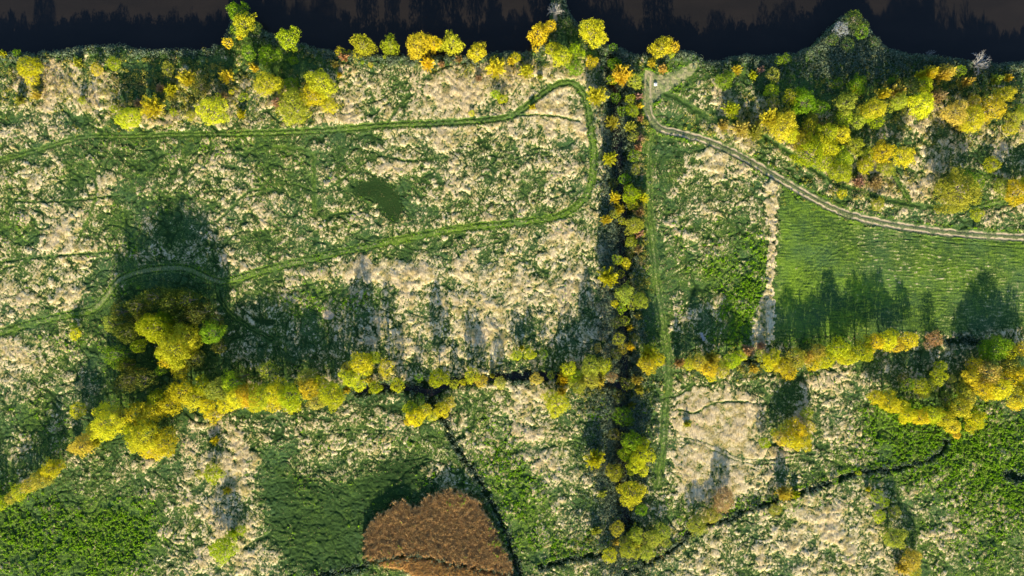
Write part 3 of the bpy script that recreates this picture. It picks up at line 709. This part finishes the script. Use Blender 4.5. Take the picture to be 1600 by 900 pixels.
PRO = {'R': {}, 'S': {}, 'F': {}, 'B': {}}
for k, (rad, hgt) in enumerate([(1.2, 2.6), (1.9, 4.6), (2.7, 6.5), (3.6, 8.5), (5.0, 10.)]):
    PRO['R'][k] = [crown_round(100 * k + q, rad, hgt, leaf=.21 + .015 * k) for q in range(4 if k < 4 else 3)]
    PRO['F'][k] = [crown_round(700 + 100 * k + q, rad, hgt, dens=.5, leaf=.20 + .015 * k) for q in range(2)]
for k, (rad, hgt) in enumerate([(1.2, 1.8), (1.9, 2.8), (2.7, 4.0), (3.6, 5.0), (5.0, 6.5)]):
    PRO['S'][k] = [crown_spiky(1300 + 100 * k + q, rad, hgt, 26 + 7 * k) for q in range(3)]
PRO['B'][0] = [bare_branches(5), bare_branches(8, 12)]
def size_bin(rm): return 0 if rm < 1.5 else 1 if rm < 2.3 else 2 if rm < 3.2 else 3 if rm < 4.4 else 4

COL = {'Y': (.63, .53, .022), 'L': (.38, .44, .014), 'V': (.36, .37, .040), 'G': (.15, .27, .012), 'O': (.62, .49, .028), 'D': (.075, .095, .018), 'P': (.40, .24, .14), 'W': (.34, .36, .30), 'K': (.06, .11, .03), 'A': (.54, .51, .022), 'B': (.54, .42, .07)}
CNAME = {'Y': 'bright yellow', 'L': 'lime green', 'V': 'dull olive yellow', 'G': 'fresh green', 'O': 'golden orange', 'D': 'dark olive', 'P': 'pinkish brown', 'W': 'pale grey', 'K': 'deep green', 'A': 'greenish yellow', 'B': 'ochre'}
# clusters: phrase, height factor (height / crown radius), members (px, py, radius px, form+colour[, height factor])
CL = [
('on the far left meadow below the river', 'trees and shrubs of the upper left meadow', 2.0, [(45,104,18,'RY'),(49,123,11,'RY'),(151,108,9,'RY'),(177,99,10,'RL'),(55,147,10,'SB'),(29,156,9,'SV'),(2,83,7,'SO'),(22,82,6,'RG'),(120,97,8,'SV'),(128,157,6,'RL')]),
('in the scrub above the upper track', 'shrubs above the upper farm track', 1.7, [(290,122,15,'SO'),(262,108,12,'FV'),(352,118,13,'SO'),(265,140,12,'SL'),(312,136,15,'FD'),(235,166,20,'SY'),(200,184,18,'RA'),(190,164,9,'FD'),(331,174,23,'RY'),(376,178,9,'SY'),(271,175,7,'RL'),(298,181,8,'RV'),(178,170,7,'RL'),(361,144,5,'RY'),(380,152,9,'FL'),(249,137,8,'SP'),(215,160,9,'SP'),(345,150,9,'SP')]),
('on the left river spit', 'trees of the left river spit', 3.0, [(381,37,16,'RA'),(371,17,14,'RG'),(355,66,8,'RY'),(374,58,5,'SO'),(388,82,11,'RG'),(396,105,8,'SO'),(398,42,9,'RK'),(368,45,8,'FG')]),
('in the row leaning over the river', 'crowns along the river edge', 3.3, [(450,59,15,'RL'),(564,66,16,'RA'),(607,67,14,'RL'),(652,66,19,'RA'),(675,64,13,'RY'),(686,66,9,'RA'),(706,64,16,'RA'),(745,79,13,'RO'),(842,50,16,'RY'),(860,38,10,'RY'),(926,52,18,'RY'),(942,55,9,'RY'),(917,40,10,'RV'),(1035,70,15,'RY'),(1054,70,10,'RY'),(1050,85,5,'RL')]),
('behind the river row near the left bank', 'shrubs behind the river row', 1.7, [(420,86,15,'RG'),(459,94,7,'RG'),(668,98,14,'SY'),(774,104,18,'SY'),(799,95,8,'SO'),(530,79,10,'FY'),(537,89,8,'SP'),(544,79,5,'RY'),(523,100,7,'SB'),(530,117,5,'SY'),(579,101,4,'RY'),(717,92,8,'SP'),(567,97,3,'RL'),(690,100,7,'SP')]),
('in the clump above the upper track bend', 'trees of the clump above the upper track', 1.9, [(419,131,19,'RY'),(455,131,11,'RG'),(458,167,24,'RV'),(500,131,21,'RA'),(488,150,19,'RY'),(514,164,13,'RY'),(440,142,8,'FL'),(432,160,10,'SP')]),
('on the dry slope left of the ditch top', 'shrubs on the dry slope', 1.5, [(737,177,5,'RY'),(775,147,8,'RL'),(786,154,8,'RL'),(805,90,9,'RY'),(823,110,14,'SY'),(832,167,6,'SY'),(748,122,6,'SP'),(844,120,6,'SV')]),
('at the head of the long ditch', 'trees at the head of the long ditch', 2.2, [(863,75,11,'RL'),(880,87,14,'RA'),(899,81,13,'RL'),(900,106,13,'RG'),(871,96,8,'RY'),(925,97,9,'RY'),(933,148,18,'SY',1.9),(961,97,10,'RG'),(886,36,9,'FK'),(893,50,8,'FK'),(958,73,7,'FG')]),
('in the upper stretch of the long ditch', 'trees of the upper long ditch', 1.9, [(974,114,19,'SO'),(992,126,12,'RV'),(955,123,8,'FL'),(963,150,9,'FG'),(985,155,9,'FL'),(975,171,10,'FG'),(988,173,9,'RL'),(998,150,7,'SP'),(958,188,13,'SV'),(985,197,11,'SV'),(1000,165,6,'SO'),(1001,185,6,'SP'),(989,215,8,'FV'),(1000,215,7,'SP'),(953,247,13,'SY',1.8),(990,243,11,'FG'),(977,278,10,'FG'),(993,265,9,'FV'),(998,230,7,'SP')]),
('in the middle stretch of the long ditch', 'trees of the middle long ditch', 1.9, [(962,307,12,'SO'),(987,304,14,'RL'),(1006,309,10,'SY'),(970,325,10,'SO'),(989,320,9,'RL'),(1000,331,10,'SP'),(947,343,10,'SO',1.7),(991,352,13,'RV'),(972,345,6,'FL'),(988,377,9,'RV'),(998,389,8,'SP'),(965,405,10,'FL'),(979,411,9,'RY'),(972,427,7,'FL'),(950,434,17,'SY',1.7),(960,335,8,'FV'),(999,365,8,'SP'),(985,395,7,'FD'),(960,286,9,'FD')]),
('in the lower stretch of the long ditch', 'trees of the lower long ditch', 1.9, [(977,459,14,'RV'),(1000,469,13,'RV'),(960,474,6,'RY'),(972,481,8,'FL'),(986,513,7,'SO'),(965,505,10,'FD'),(979,501,8,'FV'),(997,494,7,'SB'),(967,530,11,'FV'),(986,542,9,'SO'),(975,545,10,'FV'),(963,553,9,'FD'),(987,478,8,'FV'),(990,528,7,'FD')]),
('round the ditch crossing', 'trees round the ditch crossing', 3.0, [(1015,553,19,'SY',2.0),(1012,570,14,'RO'),(1028,563,11,'RA'),(934,543,7,'RB'),(926,572,17,'RV'),(944,573,13,'FL'),(922,594,14,'RV'),(903,602,13,'RV'),(938,596,11,'SB'),(889,578,12,'RA'),(879,593,12,'SO'),(900,589,11,'RL'),(838,593,9,'RB'),(860,587,7,'FV'),(870,630,19,'RA',1.8),(878,612,10,'SB'),(957,590,9,'FP'),(996,594,10,'SB'),(1000,610,9,'SV'),(982,600,12,'FD'),(807,556,9,'RL'),(828,553,9,'RL'),(815,544,6,'SO'),(850,554,8,'FG')]),
('beside the overgrown lower path', 'shrubs of the overgrown lower path', 1.5, [(975,650,15,'FG'),(968,620,11,'FD'),(985,660,9,'FG'),(1074,663,7,'SV'),(960,680,11,'FD'),(990,635,8,'SV')]),
('on the sandy clearing beside the river', 'shrubs around the riverside clearing', 1.4, [(1019,98,9,'SO'),(1036,107,10,'SB'),(1132,126,14,'RG',1.9),(1152,108,9,'SO',1.8),(1177,117,9,'SL'),(1144,170,16,'SL'),(1160,200,16,'SB'),(1130,196,10,'SB'),(1180,205,15,'SV'),(1197,146,5,'RL'),(1190,108,7,'SP')]),
('in the gold grove above the sandy road', 'trees of the grove above the sandy road', 2.4, [(1208,117,12,'FV'),(1206,140,10,'RL'),(1238,152,14,'FL'),(1256,160,18,'RG'),(1205,182,17,'SO'),(1225,196,18,'RO'),(1236,210,13,'RY'),(1265,198,12,'RY'),(1270,185,9,'RV'),(1292,207,15,'RL'),(1316,210,13,'RY'),(1282,168,13,'FG'),(1322,160,17,'RV'),(1340,132,13,'RG'),(1338,138,8,'SO'),(1320,184,11,'RL'),(1340,190,12,'RV'),(1300,190,9,'FK'),(1232,178,12,'FV'),(1255,220,13,'RY'),(1278,225,14,'RA'),(1207,160,10,'FV'),(1310,130,9,'FG')]),
('in the southern fringe of the grove', 'trees of the southern fringe of the grove', 1.9, [(1265,240,22,'RL'),(1298,232,14,'RA'),(1318,245,14,'RL'),(1338,228,13,'RV'),(1379,239,17,'RY'),(1412,245,17,'RY'),(1313,268,18,'RL',1.6),(1352,260,13,'RA'),(1385,262,13,'RV',1.5),(1370,285,14,'SP',1.1),(1343,283,12,'SP',1.1),(1358,240,10,'RA'),(1396,232,8,'RY'),(1290,255,12,'RL')]),
('in the upper right riverside thicket', 'trees of the upper right thicket', 2.9, [(1365,170,18,'RA'),(1357,180,12,'RL'),(1384,145,11,'SO'),(1406,141,12,'SB'),(1405,159,13,'RV'),(1393,125,5,'RG'),(1424,133,13,'RK'),(1455,113,13,'SO'),(1480,113,15,'SB'),(1499,110,10,'FG'),(1443,132,13,'RL'),(1440,163,19,'RY'),(1468,150,13,'SP'),(1370,190,10,'RL'),(1441,116,9,'SO'),(1515,126,10,'SB')]),
('in the far right thicket', 'trees of the far right thicket', 2.2, [(1493,176,19,'RB'),(1519,186,18,'RY'),(1551,171,17,'RO'),(1523,160,11,'RO'),(1571,147,13,'RA'),(1560,123,11,'SV'),(1577,121,8,'SO'),(1586,184,14,'RV'),(1580,200,12,'RA'),(1600,175,12,'RL'),(1600,215,10,'FV'),(1503,196,12,'SB',1.2)]),
('on rough ground above the right road', 'trees on the rough ground above the right road', 1.45, [(1497,300,34,'RV',1.25),(1592,302,20,'RY'),(1567,291,13,'RV'),(1550,256,12,'RL'),(1527,335,10,'RL'),(1316,302,8,'RA'),(1372,319,10,'RV'),(1530,284,11,'FG'),(1478,284,16,'FK',1.3),(1513,280,15,'FG',1.3),(1610,285,14,'RA')]),
('in the dark heart of the left grove', 'dark trees of the left grove', 3.1, [(216,478,18,'FD'),(243,464,18,'FD'),(268,472,18,'RD'),(293,468,18,'FD'),(313,487,17,'RD'),(188,488,16,'FD'),(176,508,14,'FV'),(198,520,18,'RD'),(217,497,13,'FD'),(332,520,18,'RG',2.8),(338,500,12,'FD'),(343,542,12,'FD'),(181,556,18,'FG'),(196,572,13,'RD'),(205,592,18,'FD'),(190,602,13,'FD'),(227,592,17,'FD'),(300,490,15,'RD'),(305,560,14,'FD')]),
('at the bright centre of the left grove', 'bright trees of the left grove', 3.0, [(242,512,23,'RL'),(227,503,12,'RL'),(258,500,16,'RG'),(273,547,25,'RA'),(291,525,18,'RA'),(253,553,11,'RA'),(215,541,11,'RL'),(281,580,13,'RA'),(252,579,10,'FG'),(295,548,12,'RY'),(262,563,12,'RY'),(238,524,11,'RA')]),
('standing alone left of the grove', 'lone shrubs left of the grove', 2.0, [(117,522,9,'RY'),(114,509,6,'RG'),(121,641,12,'RA'),(187,574,6,'SP')]),
('in the left half of the yellow belt', 'trees in the left half of the yellow belt', 2.5, [(168,663,25,'RA'),(148,672,12,'RY'),(190,650,15,'RB'),(213,645,17,'RA'),(238,640,17,'RY'),(246,622,15,'RL'),(265,634,17,'RY'),(285,612,19,'RA'),(303,622,17,'RY'),(316,604,15,'RL'),(323,632,13,'RY'),(333,650,12,'RY'),(343,610,18,'RV'),(362,598,17,'RL'),(228,682,26,'RA',2.0),(256,692,22,'RA',1.9),(207,672,14,'RL'),(236,704,16,'RY',1.8),(352,632,14,'RY')]),
('in the right half of the yellow belt', 'trees in the right half of the yellow belt', 2.9, [(372,622,18,'RY'),(388,618,18,'RO'),(418,580,16,'FV'),(410,618,19,'RA'),(432,613,18,'RY'),(399,634,11,'RY'),(452,620,19,'RL'),(456,635,12,'RA'),(483,608,16,'RO'),(492,628,12,'RB'),(518,614,18,'RL'),(521,626,13,'RA'),(478,590,14,'RV'),(380,588,13,'FD'),(541,610,8,'SB'),(425,632,12,'RY'),(497,600,11,'RY')]),
('in the thin row over the cross ditch', 'trees in the thin row over the cross ditch', 3.7, [(546,590,14,'RA'),(564,566,16,'RA'),(571,579,10,'RY'),(585,558,9,'RL'),(603,575,14,'FA'),(560,602,10,'RA'),(541,575,9,'FA'),(575,594,8,'SB'),(585,606,10,'RL'),(620,602,11,'RL'),(685,591,14,'RL'),(710,602,8,'RV'),(723,598,5,'RA'),(738,588,12,'RA'),(751,595,10,'RB'),(781,599,9,'RB'),(769,588,5,'SV'),(655,590,7,'FG'),(605,590,7,'FV')]),
('beside the pool at the slanting ditch', 'trees beside the slanting ditch', 2.2, [(650,653,15,'RY'),(641,638,11,'RL'),(664,642,11,'RA'),(640,658,9,'RY'),(690,640,13,'RY'),(702,629,9,'RB'),(676,650,9,'RA'),(658,622,7,'FG')]),
('along the lower left diagonal hedge', 'trees of the lower left hedge', 2.6, [(128,697,17,'RB'),(145,692,11,'SV'),(113,700,9,'SB'),(78,733,14,'RY'),(90,727,9,'RY'),(63,750,14,'RV'),(45,759,12,'RB'),(30,769,11,'RA'),(16,778,9,'RB'),(1,791,7,'RL'),(68,742,11,'RY'),(-12,785,12,'RL')]),
('in the dry strip between lower fields', 'bushes of the dry lower strip', 1.6, [(335,689,8,'SY'),(332,740,14,'RL',1.9),(349,858,21,'RL',1.85),(376,829,9,'RL'),(364,834,7,'SL'),(355,767,8,'SO',1.0),(310,741,6,'FL',1.0)]),
('in the belt below the green field', 'trees of the belt below the green field', 2.9, [(1063,567,10,'SP'),(1077,569,9,'RA'),(1094,567,13,'RB'),(1108,577,13,'RO'),(1115,560,13,'SB'),(1129,577,12,'RV'),(1143,564,13,'RL'),(1156,556,9,'RA'),(1179,576,9,'SB'),(1170,548,12,'SP',1.6),(1189,556,10,'FV',1.8),(1112,590,8,'RO'),(1190,540,8,'SP',1.3)]),
('in the belt under the rowed field', 'trees of the gold belt under the rowed field', 2.6, [(1207,561,14,'RY'),(1222,572,14,'RO'),(1233,583,11,'RY'),(1245,559,15,'RV'),(1262,557,13,'SB'),(1270,570,10,'RY'),(1278,549,13,'RB'),(1291,562,13,'RY'),(1311,544,17,'RA'),(1325,558,13,'RY'),(1318,556,11,'RY'),(1349,548,16,'RL'),(1366,536,14,'RO'),(1386,532,15,'RY'),(1400,540,11,'RO'),(1395,524,10,'RY'),(1422,531,13,'RY'),(1461,529,13,'FP',2.0),(1452,537,9,'FP',1.8),(1203,573,8,'RA')]),
('in the right hand wood', 'trees of the right hand wood', 3.0, [(1558,545,19,'RG',2.3),(1540,548,11,'FG'),(1577,549,12,'RL'),(1598,545,12,'RO'),(1524,571,12,'RY'),(1519,590,13,'RO'),(1546,583,17,'RB'),(1536,607,15,'RO'),(1561,607,17,'RY'),(1578,592,12,'RY'),(1591,584,13,'RY'),(1594,622,14,'RO'),(1585,632,9,'RY'),(1555,612,12,'RY'),(1605,605,14,'RA'),(1582,572,12,'RV'),(1506,612,11,'RV')]),
('on the lower edge of the right wood', 'trees of the lower edge of the right wood', 2.5, [(1370,621,13,'RA'),(1391,629,15,'RA'),(1408,634,11,'RY'),(1418,648,13,'RY'),(1438,652,13,'RY'),(1456,648,15,'RA'),(1475,653,14,'RO'),(1490,668,11,'RO'),(1501,638,15,'RO'),(1512,622,12,'RB'),(1526,655,13,'RY'),(1517,668,8,'RO'),(1470,573,10,'RL'),(1467,590,12,'RA'),(1455,602,9,'RV'),(1486,593,7,'RB'),(1438,605,13,'FL'),(1418,602,12,'FG'),(1444,614,9,'RO'),(1412,590,9,'FD'),(1480,625,12,'FD'),(1494,680,6,'RO')]),
('in the clump on the pale reeds', 'trees of the small clump on the reeds', 2.3, [(1261,645,9,'RL'),(1245,670,14,'RY'),(1263,668,11,'RB'),(1229,669,10,'RO'),(1238,688,16,'RY'),(1220,685,11,'RB'),(1256,689,13,'RO'),(1195,692,9,'RL'),(1212,676,7,'RY')]),
('in the tall clump by the lower ditch', 'trees of the tall clump on the lower ditch', 2.4, [(931,719,17,'SY',1.7),(988,690,17,'RG'),(1003,712,16,'RA'),(992,728,14,'RA'),(1004,694,11,'RA'),(1004,735,10,'RY'),(988,772,20,'RA',2.1),(962,740,14,'RV',1.7),(978,712,11,'RL'),(941,772,9,'SV',1.2),(1002,797,9,'RG',1.6)]),
('at the bottom of the long ditch', 'shrubs at the bottom of the ditch', 1.5, [(965,826,12,'RV'),(993,836,13,'RV'),(984,860,14,'RV'),(1020,842,14,'RV'),(1035,830,12,'RV'),(1010,863,13,'RV'),(1040,848,9,'FV'),(952,868,12,'RO',1.7),(962,848,7,'SB'),(931,830,9,'SV'),(1089,821,16,'RV'),(1112,806,13,'RV'),(1131,782,18,'RP',1.5),(1063,812,8,'FG'),(995,850,10,'SB'),(975,845,9,'FV')]),
('along the lower right brook', 'shrubs along the lower right brook', 1.8, [(1227,772,15,'SB'),(1244,774,8,'SL'),(1212,797,9,'RV'),(1357,765,5,'SO'),(1371,776,11,'FL'),(1382,785,9,'FL'),(1375,807,10,'RA'),(1398,801,12,'FV'),(1398,841,17,'RV'),(1425,875,15,'RB'),(1411,889,12,'SB'),(1343,740,5,'RL'),(1430,893,10,'RV'),(1305,752,6,'FG')]),
('on the wooded peninsula in the river', 'trees of the river peninsula', 2.0, [(1335,30,14,'FK'),(1347,50,11,'FG'),(1315,44,13,'FW',1.2),(1350,40,9,'FK'),(1300,62,10,'FK'),(1340,20,8,'FG'),(1228,92,9,'FG'),(1218,95,7,'FL'),(1325,70,12,'FK',1.1),(1365,66,10,'FK',1.1)]),
]
ORD = ['first', 'second', 'third', 'fourth', 'fifth', 'sixth', 'seventh', 'eighth', 'ninth', 'tenth', 'eleventh', 'twelfth', 'thirteenth', 'fourteenth', 'fifteenth', 'sixteenth', 'seventeenth', 'eighteenth', 'nineteenth', 'twentieth', 'twenty-first', 'twenty-second', 'twenty-third', 'twenty-fourth']
ntree = 0
def place(px, py, r_px, form, colr, hf, label, cat, group, tilt=0.0):
    global ntree
    rm = r_px * M; h = rm * hf
    lift = .62 * h
    k = (CAM_H - lift) / CAM_H
    X, Y = wx(px) * k, wy(py) * k
    bx, by = X / M + 800, 450 - Y / M
    z = ground_z(bx, by)
    if z < WATER_Z: z = WATER_Z - .2
    if z < -0.5: h = h - z * .6
    rr = random.Random(int(px * 7919 + py * 104729))
    lst = PRO['B'][0] if form == 'B' else PRO[form][size_bin(rm)]
    crown_me, trunk_me = lst[rr.randrange(len(lst))]
    name = 'shrub' if cat == 'shrub' else 'tree'
    root = bpy.data.objects.new(name, None); col.objects.link(root)
    root.empty_display_size = .5
    root.location = (X, Y, z - .1); root.rotation_euler = (0, 0, rr.uniform(0, 6.28))
    s = rm * (1.13 if form != 'S' else 1.0)
    root.scale = (s * rr.uniform(.92, 1.08), s * rr.uniform(.92, 1.08), h)
    tag(root, label, cat, group)
    c = bpy.data.objects.new('crown' if form != 'B' else 'branches', crown_me); col.objects.link(c); c.parent = root
    t = bpy.data.objects.new('trunk', trunk_me); col.objects.link(t); t.parent = root
    if not crown_me.materials: crown_me.materials.append(LEAF if form != 'B' else PALEBARK)
    if not trunk_me.materials: trunk_me.materials.append(BARK if form != 'B' else PALEBARK)
    b = np.array(COL[colr]) * np.array([rr.uniform(.88, 1.1), rr.uniform(.88, 1.1), rr.uniform(.8, 1.5)]) * rr.uniform(.80, 1.14)
    c.color = (*b, 1)
    ntree += 1
    return root
for phrase, group, hf0, members in CL:
    kinds = {}
    for m_ in members:
        key = (CNAME[m_[3][1]], 'shrub' if (m_[3][0] == 'S' or m_[2] * M * (m_[4] if len(m_) > 4 else hf0) < 3.2) else 'tree')
        kinds.setdefault(key, []).append(m_)
    for (cn, cat), ms in kinds.items():
        ms.sort(key=lambda q: (q[0], q[1]))
        for q, m_ in enumerate(ms):
            fw = {'R': 'rounded', 'S': 'spreading', 'F': 'loose'}[m_[3][0]]
            if len(ms) == 1: lb = f'only {cn} {cat} {phrase}'
            elif len(ms) == 2: lb = f'{["left", "right"][q]} of two {cn} {cat}s {phrase}'
            else: lb = f'{ORD[q]} {cn} {cat} from left {phrase}'
            place(m_[0], m_[1], m_[2], m_[3][0], m_[3][1], m_[4] if len(m_) > 4 else hf0, lb, cat, group)
place(1535, 96, 20, 'B', 'W', 1.3, 'bare grey branched tree on the riverbank at upper right', 'tree', 'bare trees by the river')
place(868, 14, 15, 'B', 'W', 1.6, 'bare pale tree standing out in the river above the ditch', 'tree', 'bare trees by the river')
place(1462, 80, 10, 'B', 'W', 1.3, 'small bare bush at the water left of the big bare tree', 'tree', 'bare trees by the river')
print('trees', ntree)

# ------------------------------------------------------------------ small things
def boulder(px, py, r, label):
    r_ = np.random.default_rng(int(px)); me = bpy.data.meshes.new('boulder')
    import bmesh
    bm = bmesh.new(); bmesh.ops.create_icosphere(bm, subdivisions=3, radius=r)
    for v in bm.verts:
        d = v.co.normalized(); k = 1 + .14 * math.sin(d.x * 4 + 1) * math.cos(d.y * 5) + .06 * math.sin(d.z * 9 + d.x * 7)
        v.co = v.co * k; v.co.z *= .6
    bm.to_mesh(me); bm.free()
    o = link('boulder', me, plain('pale_stone', (.6, .58, .54), (.78, .76, .72), 5)); o.location = (wx(px), wy(py), ground_z(px, py) + r * .25); tag(o, label, 'boulder')
boulder(1024, 132, .5, 'small white boulder lying on the trodden clearing')
me = bpy.data.meshes.new('plank')
import bmesh
bm = bmesh.new(); bmesh.ops.create_cube(bm, size=1)
for v in bm.verts: v.co.x *= .75; v.co.y *= 2.4; v.co.z *= .08
bmesh.ops.bevel(bm, geom=list(bm.edges), offset=.02, segments=1); bm.to_mesh(me); bm.free()
o = link('board', me, plain('grey_wood', (.22, .21, .19), (.34, .32, .29), 4)); o.location = (wx(1097), wy(526), .55); o.rotation_euler = (0.05, 0, math.radians(22)); tag(o, 'grey board lying in the shaded grass above the belt', 'board')
